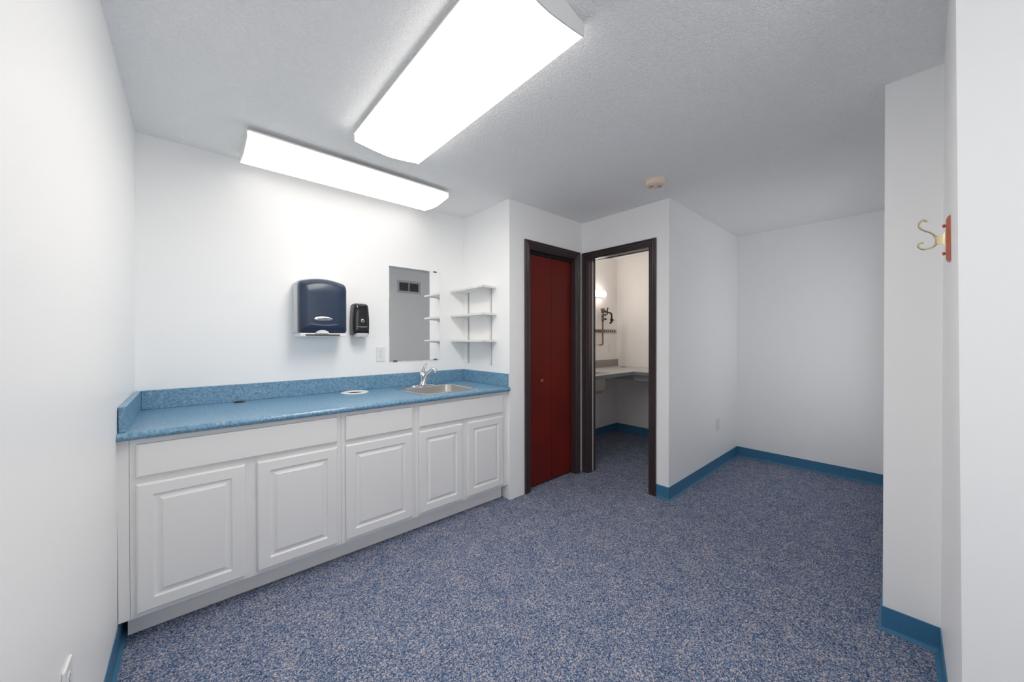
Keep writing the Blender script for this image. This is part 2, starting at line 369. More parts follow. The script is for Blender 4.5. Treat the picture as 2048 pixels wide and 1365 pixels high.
# ------------------------------------------------------------------ red bifold door
d1 = thing('door_1', 'closed dark red folding door with a small round knob', 'door', (2.465, YR + 0.045, 0), kind='structure')
lf = B().box(2.1545, YR + 0.045, 0.014, 2.4685, YR + 0.075, 2.044, 0.0025).build('door_leaf', RED, d1)
lf2 = B().box(2.4715, YR + 0.045, 0.014, 2.7580, YR + 0.075, 2.044, 0.0025).build('door_leaf', RED, d1)
kb = B().lathe([(0.007, 0), (0.007, -0.012), (0.013, -0.017), (0.0165, -0.024), (0.0160, -0.031), (0.011, -0.036), (0.004, -0.0375)], (2.318, YR + 0.045, 0.935), 'y', 24).build('knob', REDKNOB, None, True)
kb.parent = lf; kb.location = (0, 0, 0); kb.location = -(Vector(d1.location) + Vector(lf.location))

# ------------------------------------------------------------------ base cabinets
YF, YD = 2.203, 2.184       # face frame front, door front
ZB, ZC = 0.118, 0.884       # cabinet bottom, underside of worktop
def panel_rings(x0, x1, z0, z1, raised):
    def rect(i, d): return [(x0 + i, YD + d, z0 + i), (x1 - i, YD + d, z0 + i), (x1 - i, YD + d, z1 - i), (x0 + i, YD + d, z1 - i)]
    L = [(0, 0.0185), (0, 0.0065), (0.0015, 0.0035), (0.004, 0.0028), (0.0055, 0.0008), (0.008, 0.0)]
    if raised: L += [(0.052, 0), (0.0545, 0.003), (0.058, 0.0062), (0.063, 0.0074), (0.069, 0.0066), (0.080, 0.0022), (0.082, 0.0)]
    return [rect(i, d) for i, d in L]
def front(name, parent, x0, x1, z0, z1, raised):
    return B().rings(panel_rings(x0, x1, z0, z1, raised)).build(name, CABINET, parent)
def cabinet(label, x0, x1, drawers, doors, filler=None):
    c = thing('base_cabinet', label, 'cabinet', ((x0 + x1) / 2, 2.5, 0), 'base cabinets under the blue counter')
    b = B(); b.box(x0 + 0.0005, YF + 0.02, ZB, x1 - 0.0005, YS - 0.005, ZC - 0.13)
    b.build('carcass', CABINET, c)
    b = B()   # face frame
    xs = sorted(doors); st = 0.02
    b.box(x0 + 0.0006, YF, ZB, xs[0][0] + 0.012, YF + 0.019, ZC - 0.001); b.box(xs[-1][1] - 0.012, YF, ZB, x1 - 0.0006, YF + 0.019, ZC - 0.001)
    for p, q in zip(xs[:-1], xs[1:]): b.box(p[1] - 0.012, YF, ZB, q[0] + 0.012, YF + 0.019, 0.70)
    for za, zb in ((ZB, 0.155), (0.675, 0.735), (0.845, ZC - 0.001)): b.box(xs[0][0] + 0.012, YF + 0.0003, za, xs[-1][1] - 0.012, YF + 0.0187, zb)
    b.build('face_frame', CABINET, c)
    for (p, q) in drawers: front('drawer_front', c, p, q, 0.718, 0.860, False)
    for (p, q) in doors: front('door', c, p, q, 0.139, 0.6905, True)
    if filler: B().box(filler[0], YF + 0.0015, ZB, filler[1], YF + 0.02, ZC - 0.001).build('filler_strip', CABINET, c)
    return c
cabinet('widest white base cabinet, nearest the left wall, one long drawer front over two doors', -0.198, 0.6425, [(-0.177, 0.6205)], [(-0.178, 0.1955), (0.243, 0.6190)], (-0.2325, -0.1987))
cabinet('narrow middle white base cabinet with one drawer front over a single door', 0.6425, 1.1045, [(0.6645, 1.0820)], [(0.6640, 1.0810)])
cabinet('white base cabinet under the sink, its two doors narrow and tall', 1.1045, 1.888, [(1.1280, 1.8610)], [(1.1270, 1.4740), (1.5155, 1.8615)], (1.8885, 1.9175))
b = B(); zt = ZB - 0.001
b.add([(-0.214, 2.297, 0.004), (1.900, 2.262, 0.004), (1.900, 2.281, 0.004), (-0.214, 2.316, 0.004), (-0.214, 2.297, zt), (1.900, 2.262, zt), (1.900, 2.281, zt), (-0.214, 2.316, zt)],
      [(0, 3, 2, 1), (4, 5, 6, 7), (0, 1, 5, 4), (1, 2, 6, 5), (2, 3, 7, 6), (3, 0, 4, 7)])
tag(b.build('toe_kick', CABINET), 'long white toe kick board under the base cabinets at carpet level', 'toe kick')

# ------------------------------------------------------------------ worktop
ZT = 0.918
YN = 2.163
wt = thing('worktop', 'long mottled blue laminate worktop with rolled front edge and upstands', 'worktop', (0.85, 2.5, ZC))
prof = [(YS - 0.001, ZC), (YS - 0.001, ZT)]
nose = []
for i in range(0, 9):
    t = math.radians(90 + i * 22.5); nose.append((YN + 0.017 + 0.017 * math.cos(t), ZC + 0.017 + 0.017 * math.sin(t)))
prof += [(YN + 0.06, ZT)] + nose + [(YN + 0.05, ZC)]
top = B().extrude(prof, lambda u, v_, t: (t, u, v_), -0.2300, XC - 0.0005).build('top', COUNTER, wt, True, 30)
SX0, SX1, SY0, SY1 = 1.178, 1.672, 2.236, 2.742        # sink rim
BX0, BX1, BY0, BY1 = 1.210, 1.640, 2.275, 2.635        # bowl opening
def rrect(x0, x1, y0, y1, r, z, k=5):
    out = []
    for (cx, cy, a0) in ((x1 - r, y1 - r, 0), (x0 + r, y1 - r, 90), (x0 + r, y0 + r, 180), (x1 - r, y0 + r, 270)):
        for i in range(k + 1):
            t = math.radians(a0 + 90 * i / k); out.append((cx + r * math.cos(t), cy + r * math.sin(t), z))
    return out
CHX, CHY = 0.885, 2.705        # waste ring
cb_ = B(); cb_.rings([rrect(BX0 - 0.006, BX1 + 0.006, BY0 - 0.006, BY1 + 0.006, 0.06, 0.80), rrect(BX0 - 0.006, BX1 + 0.006, BY0 - 0.006, BY1 + 0.006, 0.06, 1.0)])
cb_.lathe([(0.066, 0.8), (0.066, 1.0)], (CHX, CHY, 0), 'z', 32)
cut(top, cb_)
def upstand(x0, y0, x1, y1): B().box(x0, y0, ZT + 0.0003, x1, y1, 1.024, 0.0015, 1).build('upstand', COUNTER, wt)
upstand(-0.2055, YS - 0.020, XC - 0.0205, YS - 0.001)
upstand(-0.2270, 2.192, -0.2060, YS - 0.001)
upstand(XC - 0.0200, 2.186, XC - 0.0008, YS - 0.001)

# ------------------------------------------------------------------ sink and faucet
sk = thing('sink', 'stainless steel drop-in sink set in the blue worktop', 'sink', (1.425, 2.48, ZT))
rg = [rrect(SX0, SX1, SY0, SY1, 0.035, ZT + 0.0004), rrect(SX0, SX1, SY0, SY1, 0.035, ZT + 0.002), rrect(SX0 + 0.006, SX1 - 0.006, SY0 + 0.006, SY1 - 0.006, 0.032, ZT + 0.005),
      rrect(BX0 - 0.008, BX1 + 0.008, BY0 - 0.008, BY1 + 0.008, 0.062, ZT + 0.0045), rrect(BX0, BX1, BY0, BY1, 0.056, ZT + 0.001)]
B().rings(rg, False, False).build('rim', STEELRIM, sk, True, 50)
rg = [rrect(BX0, BX1, BY0, BY1, 0.056, ZT + 0.001), rrect(BX0 + 0.003, BX1 - 0.003, BY0 + 0.003, BY1 - 0.003, 0.055, ZT - 0.02),
      rrect(BX0 + 0.015, BX1 - 0.015, BY0 + 0.015, BY1 - 0.015, 0.06, 0.785), rrect(BX0 + 0.03, BX1 - 0.03, BY0 + 0.03, BY1 - 0.03, 0.06, 0.772), rrect(1.38, 1.47, 2.42, 2.50, 0.03, 0.768)]
B().rings(rg, False, True).build('bowl', STEEL, sk, True, 60)
B().lathe([(0.04, 0.0), (0.04, 0.003), (0.03, 0.004), (0.012, 0.001), (0.002, 0.001)], (1.425, 2.46, 0.769), 'z', 24).build('drain', STEELRIM, sk, True)

FX, FY = 1.420, 2.690; z0 = ZT + 0.0048
fc = thing('faucet', 'chrome single lever faucet on the rear ledge of the steel sink', 'faucet', (FX, FY, z0))
b = B(); L = 0.105
b.rings([rrect(FX - L, FX + L, FY - 0.026, FY + 0.026, 0.0255, z0 + h, 8) if i == 0 else rrect(FX - L + i * 0.003, FX + L - i * 0.003, FY - 0.026 + i * 0.003, FY + 0.026 - i * 0.003, 0.0225, z0 + h, 8) for i, h in ((0, 0.0), (0, 0.005), (1, 0.009))])
b.build('deck_plate', CHROME, fc, True, 40)
B().lathe([(0.034, 0.009), (0.030, 0.016), (0.025, 0.024), (0.0235, 0.05), (0.0235, 0.066), (0.026, 0.075), (0.026, 0.095), (0.022, 0.106), (0.010, 0.112)], (FX, FY, z0), 'z', 32).build('body', CHROME, fc, True, 50)
sp = spline([(FX, FY - 0.008, z0 + 0.030), (FX, FY - 0.045, z0 + 0.075), (FX, FY - 0.090, z0 + 0.115), (FX, FY - 0.140, z0 + 0.140), (FX, FY - 0.180, z0 + 0.147), (FX, FY - 0.205, z0 + 0.142)])
rr = [0.019 - 0.0065 * min(1, i / (len(sp) - 8)) for i in range(len(sp))]
so = B().tube(sp, rr, 16).build('spout', CHROME, fc, True, 50)
ae = B().lathe([(0.0135, 0.012), (0.0150, 0.006), (0.0150, -0.014), (0.0125, -0.018), (0.011, -0.016)], (FX, FY - 0.203, z0 + 0.137), 'z', 20).build('aerator', CHROME, None, True)
ae.parent = so; ae.location = -(Vector(fc.location) + Vector(so.location))
lv = spline([(FX, FY + 0.002, z0 + 0.100), (FX, FY - 0.004, z0 + 0.125), (FX, FY - 0.018, z0 + 0.150), (FX, FY - 0.040, z0 + 0.172), (FX, FY - 0.062, z0 + 0.188)])
B().tube(lv, [0.015 - 0.008 * i / (len(lv) - 1) for i in range(len(lv))], 14).build('lever', CHROME, fc, True, 50)

# ------------------------------------------------------------------ rings in the worktop
ch = thing('waste_ring', 'white round waste ring set flush into the blue worktop', 'ring', (CHX, CHY, ZT))
rgp = [(0.0655, -0.03), (0.0655, 0.0004), (0.092, 0.0004), (0.092, 0.003), (0.086, 0.006), (0.066, 0.0066), (0.058, 0.004), (0.054, -0.001), (0.054, -0.030)]
B().lathe(rgp, (CHX, CHY, ZT), 'z', 40).build('collar', WHITE, ch, True, 40)
B().lathe([(0.0538, -0.0300), (0.0538, -0.0025), (0.0520, -0.0025), (0.0515, -0.0270), (0.0300, -0.0280), (0.002, -0.0280)], (CHX, CHY, ZT), 'z', 40).build('throat', THROAT, ch, True, 40)
cg = thing('cable_grommet', 'small black cable grommet near the left end of the blue worktop', 'grommet', (0.22, 2.772, ZT))
B().lathe([(0.030, 0.0004), (0.030, 0.003), (0.027, 0.0048), (0.021, 0.005), (0.019, 0.0025)], (0.22, 2.772, ZT), 'z', 28).build('collar', BLACK, cg, True, 40)
B().lathe([(0.0185, 0.0010), (0.0185, 0.0022)], (0.22, 2.772, ZT), 'z', 28).build('cap', DARK, cg)

# ------------------------------------------------------------------ paper towel dispenser
tx0, tx1, tz0, tz1 = 0.517, 0.818, 1.345, 1.722
tw = thing('paper_towel_dispenser', 'navy translucent paper towel dispenser on the wall above the blue worktop', 'towel dispenser', ((tx0 + tx1) / 2, YS, tz0))
def arch(x0, x1, z0, z1, sag, r, y, k=10, rb=0.012):
    """outline with rounded bottom corners and a bowed top"""
    pts = []; cx = (x0 + x1) / 2; hw = (x1 - x0) / 2
    for i in range(4):
        t = math.radians(180 + 90 * i / 3); pts.append((x0 + rb + rb * math.cos(t), y, z0 + rb + rb * math.sin(t)))
    for i in range(4):
        t = math.radians(270 + 90 * i / 3); pts.append((x1 - rb + rb * math.cos(t), y, z0 + rb + rb * math.sin(t)))
    for i in range(5):
        t = math.radians(90 * i / 4); zz = z1 - sag * ((hw - r) / hw) ** 2
        pts.append((x1 - r + r * math.cos(t), y, zz - r + r * math.sin(t)))
    for i in range(1, k):
        x = x1 - r - (x1 - x0 - 2 * r) * i / k; pts.append((x, y, z1 - sag * ((x - cx) / hw) ** 2))
    for i in range(5):
        t = math.radians(90 + 90 * i / 4); zz = z1 - sag * ((hw - r) / hw) ** 2
        pts.append((x0 + r + r * math.cos(t), y, zz - r + r * math.sin(t)))
    return pts
B().rings([arch(tx0, tx1, tz0, tz1, 0.030, 0.03, YS - 0.001), arch(tx0, tx1, tz0, tz1, 0.030, 0.03, YS - 0.13), arch(tx0 + 0.003, tx1 - 0.002, tz0 + 0.002, tz1 - 0.003, 0.030, 0.03, YS - 0.136)]).build('body', GREYPL, tw, True, 40)
cv = B().rings([arch(tx0 + 0.004, tx1 - 0.001, tz0 + 0.004, tz1 - 0.006, 0.030, 0.032, YS - 0.1365), arch(tx0 + 0.005, tx1 - 0.003, tz0 + 0.004, tz1 - 0.010, 0.030, 0.034, YS - 0.165),
           arch(tx0 + 0.012, tx1 - 0.008, tz0 + 0.010, tz1 - 0.022, 0.030, 0.036, YS - 0.188), arch(tx0 + 0.026, tx1 - 0.022, tz0 + 0.026, tz1 - 0.050, 0.026, 0.036, YS - 0.199),
           arch(tx0 + 0.06, tx1 - 0.056, tz0 + 0.060, tz1 - 0.10, 0.02, 0.03, YS - 0.203)]).build('cover', NAVY, tw, True, 60)
# curved crease across the lower cover
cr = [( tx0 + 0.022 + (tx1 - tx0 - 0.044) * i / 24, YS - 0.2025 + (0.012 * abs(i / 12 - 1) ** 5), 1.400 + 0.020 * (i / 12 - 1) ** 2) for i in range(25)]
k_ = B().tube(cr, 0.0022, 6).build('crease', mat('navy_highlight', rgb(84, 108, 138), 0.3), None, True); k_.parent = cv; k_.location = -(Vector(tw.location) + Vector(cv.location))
# chin with the paper slot
b = B(); b.box(tx0 + 0.010, YS - 0.188, tz0 - 0.0215, tx1 - 0.012, YS - 0.002, tz0 + 0.0035, 0.004)
chn = b.build('chin', WHITE, tw)
B().box(tx0 + 0.040, YS - 0.1892, tz0 - 0.0175, tx1 - 0.050, YS - 0.1882, tz0 - 0.0055).build('paper_slot', DARKSIDE, tw)
lp = []
for i in range(17):
    t = math.pi * i / 16; lp.append((0.655 - 0.040 * math.cos(t), 0.020 * math.sin(t) ** 1.2))
b = B(); b.extrude([(x, tz0 + 0.0025 + z) for x, z in lp], lambda u, v_, t: (u, t, v_), YS - 0.2035, YS - 0.180); b.build('pull_tab', WHITE, tw)
# oval badge
def ell(cx, cz, rx, rz, y, n=32, lens=1.0): return [(cx + rx * math.cos(2 * math.pi * i / n), y, cz + rz * math.sin(2 * math.pi * i / n)) for i in range(n)]
bx, bz = 0.660, 1.443; by = YS - 0.2032
bd = B().rings([ell(bx, bz, 0.057, 0.0145, by), ell(bx, bz, 0.056, 0.0140, by - 0.003), ell(bx, bz, 0.052, 0.0120, by - 0.0042)]).build('badge', SILVER, tw, True, 40)
i_ = B().rings([ell(bx + 0.004, bz - 0.0015, 0.043, 0.0092, by - 0.0040), ell(bx + 0.004, bz - 0.0015, 0.042, 0.0088, by - 0.0048)]).build('badge_field', mat('badge_grey', rgb(84, 92, 108), 0.4), None); i_.parent = bd; i_.location = -(Vector(tw.location) + Vector(bd.location))
def text_mesh(name, body, size, loc, m, parent_thing, parent, sx=1.0):
    cu = bpy.data.curves.new(name, 'FONT'); cu.body = body; cu.size = size; cu.align_x = 'CENTER'; cu.align_y = 'CENTER'; cu.extrude = 0.0004
    t = bpy.data.objects.new(name, cu); C.objects.link(t); bpy.context.view_layer.update()
    me = bpy.data.meshes.new_from_object(t.evaluated_get(bpy.context.evaluated_depsgraph_get())); bpy.data.objects.remove(t)
    for v_ in me.vertices:
        x, y, z = v_.co; v_.co = (loc[0] + x * sx, loc[1] - z, loc[2] + y)
    me.materials.clear(); me.materials.append(m)
    o = bpy.data.objects.new(name, me); C.objects.link(o); o.parent = parent
    o.location = -Vector(parent_thing.location) if parent is parent_thing else -(Vector(parent_thing.location) + Vector(parent.location))
    return o
text_mesh('lettering', 'KIMBERLY-CLARK', 0.0085, (bx + 0.004, by - 0.0053, bz - 0.0015), WHITE, tw, bd, 1.0)

# ------------------------------------------------------------------ soap dispenser
sx0, sx1, sz0, sz1 = 0.890, 1.004, 1.335, 1.573
so_ = thing('soap_dispenser', 'glossy black soap dispenser between the towel dispenser and the mirror', 'soap dispenser', ((sx0 + sx1) / 2, YS, sz0))
def pill(i0, i1, zt, zb, y, bow):
    """outline slightly bowed at the sides"""
    pts = []; x0, x1 = sx0 + i0, sx1 - i1; z0_, z1_ = sz0 + zb, sz1 - zt; r = 0.016; n = 8
    for i in range(n + 1): f = i / n; pts.append((x1 + bow * (4 * f * (1 - f)) - 0.006 * f * f, y, z0_ + (z1_ - r - z0_) * f))
    for i in range(1, 4): t = math.radians(30 * i); pts.append((x1 - 0.006 - r + r * math.cos(t), y, z1_ - r + r * math.sin(t)))
    for i in range(0, 4): t = math.radians(90 + 30 * i); pts.append((x0 + 0.006 + r + r * math.cos(t), y, z1_ - r + r * math.sin(t)))
    for i in range(n + 1): f = 1 - i / n; pts.append((x0 - bow * (4 * f * (1 - f)) + 0.006 * f * f, y, z0_ + (z1_ - r - z0_) * f))
    return pts
B().rings([pill(0.002, 0.002, 0.002, 0.006, YS - 0.001, 0.003), pill(0, 0, 0, 0.004, YS - 0.03, 0.004), pill(0, 0, 0, 0.002, YS - 0.068, 0.004)]).build('back_housing', DARKSIDE, so_, True, 40)
B().rings([pill(0.001, 0.001, 0.002, 0.008, YS - 0.0685, 0.004), pill(0.001, 0.001, 0.004, 0.010, YS - 0.085, 0.004), pill(0.005, 0.005, 0.010, 0.012, YS - 0.096, 0.004), pill(0.014, 0.014, 0.024, 0.02, YS - 0.102, 0.003), pill(0.03, 0.03, 0.05, 0.05, YS - 0.1045, 0.002)]).build('front_cover', BLACK, so_, True, 60)
sc = (sx0 + sx1) / 2
rp = []
for r_, h in ((0.0125, 0.0), (0.0125, -0.0025), (0.0105, -0.0035), (0.0090, -0.0025), (0.0090, 0.0)): rp.append((r_, h))
bt = B().lathe(rp, (sc + 0.004, YS - 0.1035, 1.443), 'y', 28).build('button_ring', SILVER, so_, True, 40)
B().lathe([(0.0088, -0.0006), (0.0075, -0.0022), (0.003, -0.0028)], (sc + 0.004, YS - 0.1035, 1.443), 'y', 24).build('button', DARKSIDE, so_, True)
# push bar
b = B(); pr = []
for i in range(13):
    t = math.pi * i / 12; pr.append((sc - 0.052 * math.cos(t) + 0.003, YS - 0.068 - 0.042 * math.sin(t) ** 0.7))
b.rings([[(x, y, 1.324) for x, y in pr], [(x, y - 0.0015, 1.328) for x, y in pr], [(x, y - 0.0015, 1.352) for x, y in pr]])
b.build('push_bar', GREYPL, so_, True, 40)
# two faint printed lines
b = B(); xx = sc - 0.036
while xx < sc + 0.040:
    wd = random.uniform(0.004, 0.010); b.box(xx, YS - 0.1049, 1.3985, min(xx + wd, sc + 0.041), YS - 0.1045, 1.4005); xx += wd + 0.0018
xx = sc - 0.016
while xx < sc + 0.024:
    wd = random.uniform(0.003, 0.008); b.box(xx, YS - 0.1049, 1.3935, min(xx + wd, sc + 0.025), YS - 0.1045, 1.3950); xx += wd + 0.0018
b.build('printed_lines', PRINT, so_)

# ------------------------------------------------------------------ mirror
mr = thing('wall_mirror', 'frameless rectangular mirror on the wall above the sink', 'mirror', (1.428, YS, 1.124))
B().box(1.195, YS - 0.006, 1.124, 1.661, YS - 0.001, 1.903, 0.001, 1).build('glass', MIRROR, mr)
for (x, z) in ((1.245, 1.124), (1.615, 1.124), (1.612, 1.903)):
    s_ = 1 if z < 1.5 else -1
    B().box(x - 0.017, YS - 0.009, z - 0.003 * s_, x + 0.017, YS - 0.0062, z + 0.008 * s_, 0.001, 1).build('clip', DARKSIDE, mr)

# ------------------------------------------------------------------ outlets
def outlet(label, pos, right, nrm, w=0.072, h=0.118, m=WHITE):
    """pos: centre on the wall; right: along the wall; nrm: into the room"""
    pos, right, nrm = Vector(pos), Vector(right), Vector(nrm)
    o = thing('wall_outlet', label, 'outlet', pos)
    M = Matrix((right.to_4d(), nrm.to_4d(), Vector((0, 0, 1, 0)), Vector((0, 0, 0, 1)))).transposed()
    for i in range(3): M[i][3] = 0; M[3][i] = 0
    M[3][3] = 1
    def part(b, nm, mt, par=None):
        bmesh.ops.transform(b.bm, matrix=Matrix.Translation(pos) @ M, verts=b.bm.verts)
        q = b.build(nm, mt, o)
        if par: q.parent = par; q.location = -(Vector(o.location) + Vector(par.location))
        return q
    part(B().box(-w / 2, 0.0005, -h / 2, w / 2, 0.0065, h / 2, 0.0025), 'plate', m)
    for zc in (0.0195, -0.0195):
        r_ = B(); r_.rings([[(0.0165 * math.cos(t) if abs(math.cos(t)) < .8 else 0.0165 * .8 * (1 if math.cos(t) > 0 else -1), y, zc + 0.0165 * math.sin(t)) for t in [2 * math.pi * i / 24 for i in range(24)]] for y in (0.005, 0.0075)])
        rc = part(r_, 'receptacle', m)
        s_ = B(); s_.box(-0.0075, 0.0072, zc + 0.000, -0.0055, 0.0078, zc + 0.008); s_.box(0.0055, 0.0072, zc + 0.001, 0.0072, 0.0078, zc + 0.007)
        s_.box(-0.0022, 0.0072, zc - 0.010, 0.0022, 0.0078, zc - 0.0055)
        part(s_, 'slots', DARKSIDE, rc)
    part(B().lathe([(0.003, 0.005), (0.003, 0.0068), (0.001, 0.0072)], (0, 0, 0), 'y', 12), 'screw', SILVER)
    return o
outlet('white duplex outlet on the wall just left of the mirror', (1.1255, YS, 1.186), (1, 0, 0), (0, -1, 0))
outlet('white outlet on the left wall at the bottom edge of the picture', (-0.2335, 1.375, 0.456), (0, 1, 0), (1, 0, 0))
outlet('white outlet low on the alcove wall above blue base', (3.958, YE, 0.440), (1, 0, 0), (0, -1, 0))
outlet('white outlet under the pipework inside the small room', (4.366, YS, 1.178), (1, 0, 0), (0, -1, 0))

# ------------------------------------------------------------------ wall shelves
sh = thing('wall_shelf', 'white three tier bracket shelf on the short wall beside the mirror', 'shelf', (XC, 2.58, 1.08))
for y in (2.752, 2.416):
    b = B(); b.box(XC - 0.010, y - 0.008, 1.083, XC - 0.0005, y - 0.005, 1.735); b.box(XC - 0.010, y + 0.005, 1.083, XC - 0.0005, y + 0.008, 1.735); b.box(XC - 0.004, y - 0.008, 1.083, XC - 0.0005, y + 0.008, 1.735)
    st = b.build('standard', SHELFWHITE, sh)
    for zs in (1.733, 1.506, 1.2825):
        pf = [(XC - 0.0095, zs - 0.001), (XC - 0.135, zs - 0.001), (XC - 0.140, zs - 0.008), (XC - 0.050, zs - 0.014), (XC - 0.0095, zs - 0.036)]
        B().extrude(pf, lambda u, v_, t: (u, t, v_), y - 0.0025, y + 0.0025).build('bracket', SHELFWHITE, sh)
for zs, dz, th in ((1.733, 0.0, 0.0165), (1.506, 0.0, 0.0185), (1.2825, 0.0, 0.0155)):
    bo = B().box(1.768, 2.337, zs, XC - 0.0105, 2.822, zs + th, 0.001, 1).build('shelf_board', SHELFWHITE, sh)
    q = B().box(1.7668, 2.3362, zs + 0.0005, 1.7795, 2.3372, zs + th - 0.0005).build('worn_corner', RAWEDGE, None); q.parent = bo; q.location = -(Vector(sh.location) + Vector(bo.location))

# ------------------------------------------------------------------ ceiling lights
LW = 0.1875
def lens_prof():
    pts = [(-LW + 0.0005, -0.0595)]
    for i in range(0, 17): f = -1 + 2 * i / 16; pts.append((LW * f, -0.0625 - 0.0205 * (1 - abs(f) ** 1.42)))
    return pts + [(LW - 0.0005, -0.0595)]
def ceiling_light(label, c, along, dm, sm):
    o = thing('ceiling_light', label, 'ceiling light', (c[0], c[1], H), 'wraparound ceiling lights')
    fn = (lambda u, v_, t: (c[0] + t, c[1] + u, H + v_)) if along == 'x' else (lambda u, v_, t: (c[0] + u, c[1] + t, H + v_))
    hl = 0.62
    B().extrude(lens_prof(), fn, -hl + 0.006, hl - 0.006).build('diffuser', dm, o, True, 30)
    for sg in (-1, 1):
        B().extrude([(sg * LW, -0.0300), (sg * LW, -0.0622), (sg * (LW - 0.004), -0.0592), (sg * (LW - 0.004), -0.0300)], fn, -hl + 0.006, hl - 0.006).build('diffuser_side', sm, o)
    B().extrude([(-0.100, -0.0005), (-0.178, -0.019), (-LW - 0.007, -0.022), (-LW - 0.007, -0.0295), (LW + 0.007, -0.0295), (LW + 0.007, -0.022), (0.178, -0.019), (0.100, -0.0005)], fn, -hl + 0.006, hl - 0.006).build('housing', METALWHITE, o)
    ep = [(-0.098, -0.0008), (-0.178, -0.0185), (-LW - 0.002, -0.020), (-LW - 0.002, -0.0625)]
    for i in range(1, 16): f = -1 + 2 * i / 16; ep.append(((LW + 0.001) * f, -0.0625 - 0.0215 * (1 - abs(f) ** 1.42)))
    ep += [(LW + 0.002, -0.0625), (LW + 0.002, -0.020), (0.178, -0.0185), (0.098, -0.0008)]
    B().extrude(ep, fn, -hl, -hl + 0.0055).build('end_plate', METALWHITE, o)
    B().extrude(ep, fn, hl - 0.0055, hl).build('end_plate', METALWHITE, o)
ceiling_light('lit fluorescent ceiling light reaching the top edge of the picture', (0.852, 1.400), 'y', DIFF, SIDE)
ceiling_light('lit fluorescent ceiling light close to the wall above the blue worktop', (0.840, 2.535), 'x', DIFF_W, SIDE_W)

# ------------------------------------------------------------------ smoke detector
sd = thing('smoke_detector', 'beige round smoke detector on the ceiling near the alcove', 'smoke detector', (2.485, 1.236, H))
B().lathe([(0.070, -0.0005), (0.070, -0.008), (0.067, -0.010), (0.066, -0.030), (0.060, -0.036), (0.054, -0.038)], (2.485, 1.236, H), 'z', 40).build('body', BEIGE, sd, True, 30)
B().lathe([(0.053, -0.0375), (0.050, -0.040), (0.030, -0.041), (0.004, -0.041)], (2.485, 1.236, H), 'z', 40).build('cover', BEIGE, sd, True, 30)
for an in (-42, 138):
    t = math.radians(an); cx, cy = 2.485 + 0.03 * math.cos(t), 1.236 + 0.03 * math.sin(t)
    B().lathe([(0.016, -0.0395), (0.016, -0.0425), (0.010, -0.0435), (0.002, -0.0435)], (cx, cy, H), 'z', 20).build('button', TANRED, sd, True)

# ------------------------------------------------------------------ air return grille on the hidden alcove wall (seen in the mirror)
vg = thing('air_grille', 'white return air grille seen in the mirror, high on the alcove wall', 'air grille', (2.69, YQ, 2.06))
gx0, gx1, gz0, gz1 = 2.485, 2.895, 2.06, 2.268
b = B(); fw_ = 0.036
b.box(gx0, YQ + 0.0005, gz0, gx0 + fw_, YQ + 0.008, gz1); b.box(gx1 - fw_, YQ + 0.0005, gz0, gx1, YQ + 0.008, gz1)
b.box(gx0 + fw_, YQ + 0.0005, gz0, gx1 - fw_, YQ + 0.008, gz0 + fw_); b.box(gx0 + fw_, YQ + 0.0005, gz1 - fw_, gx1 - fw_, YQ + 0.008, gz1)
b.box(2.680, YQ + 0.0005, gz0 + fw_, 2.697, YQ + 0.0078, gz1 - fw_); b.build('frame', VENTGREY, vg)
B().box(gx0 + fw_ + 0.0005, YQ + 0.0005, gz0 + fw_ + 0.0005, gx1 - fw_ - 0.0005, YQ + 0.0015, gz1 - fw_ - 0.0005).build('backing', DARK, vg)
for (p, q) in ((gx0 + fw_ + 0.001, 2.679), (2.698, gx1 - fw_ - 0.001)):
    for i in range(11):
        z = gz0 + fw_ + 0.006 + i * 0.012
        B().extrude([(0.0018, z), (0.0068, z - 0.004), (0.0072, z - 0.0032), (0.0022, z + 0.0008)], lambda u, v_, t: (t, YQ + u, v_), p, q).build('slat', VENTDARK, vg)

# ------------------------------------------------------------------ coat hook
HX = 1.88; yw = YH - 0.0015
def hy(v_): return v_
hk = thing('coat_hook', 'brass double coat hook on a reddish wooden plaque on the right wall', 'coat hook', (HX, YH, 1.563))
yb = YH - 0.0010 + 0.0006
pf = [(yb, 1.5625), (yb, 1.7125), (yb + 0.004, 1.7125), (yb + 0.0095, 1.7030), (yb + 0.0095, 1.5720), (yb + 0.004, 1.5625)]
t_ = B().extrude(pf, lambda u, v_, t: (t, u, v_), HX - 0.019, HX + 0.019); t_.build('plaque', WOOD, hk)
for z in (1.6835, 1.5910):
    B().lathe([(0.0045, 0.0), (0.0045, 0.002), (0.0062, 0.004), (0.0055, 0.007), (0.0025, 0.0085)], (HX, yb + 0.0096, z), 'y', 16).build('button', WOOD, hk, True)
n_ = B(); n_.rings([[(HX + sx_ * hw, y, 1.6385 + sz * hz) for sx_, sz in ((-1, -1), (1, -1), (1, 1), (-1, 1))] for y, hw, hz in ((yb + 0.0097, 0.011, 0.024), (yb + 0.0125, 0.011, 0.0225), (yb + 0.016, 0.009, 0.016), (yb + 0.022, 0.007, 0.0138), (yb + 0.029, 0.006, 0.0145))])
n_.build('hook_base', BRASS, hk)
up_ = [(-0.0530, 1.6265), (-0.0505, 1.6400), (-0.0475, 1.6537), (-0.0374, 1.6675), (-0.0255, 1.6760), (-0.0150, 1.6860), (-0.0108, 1.6990), (-0.0145, 1.7095), (-0.0225, 1.7130), (-0.0300, 1.7070)]
lo_ = [(-0.0530, 1.6520), (-0.0505, 1.6400), (-0.0500, 1.6274), (-0.0427, 1.6172), (-0.0322, 1.6135), (-0.0218, 1.6135), (-0.0130, 1.6195), (-0.0095, 1.6285), (-0.0138, 1.6350), (-0.0225, 1.6361)]
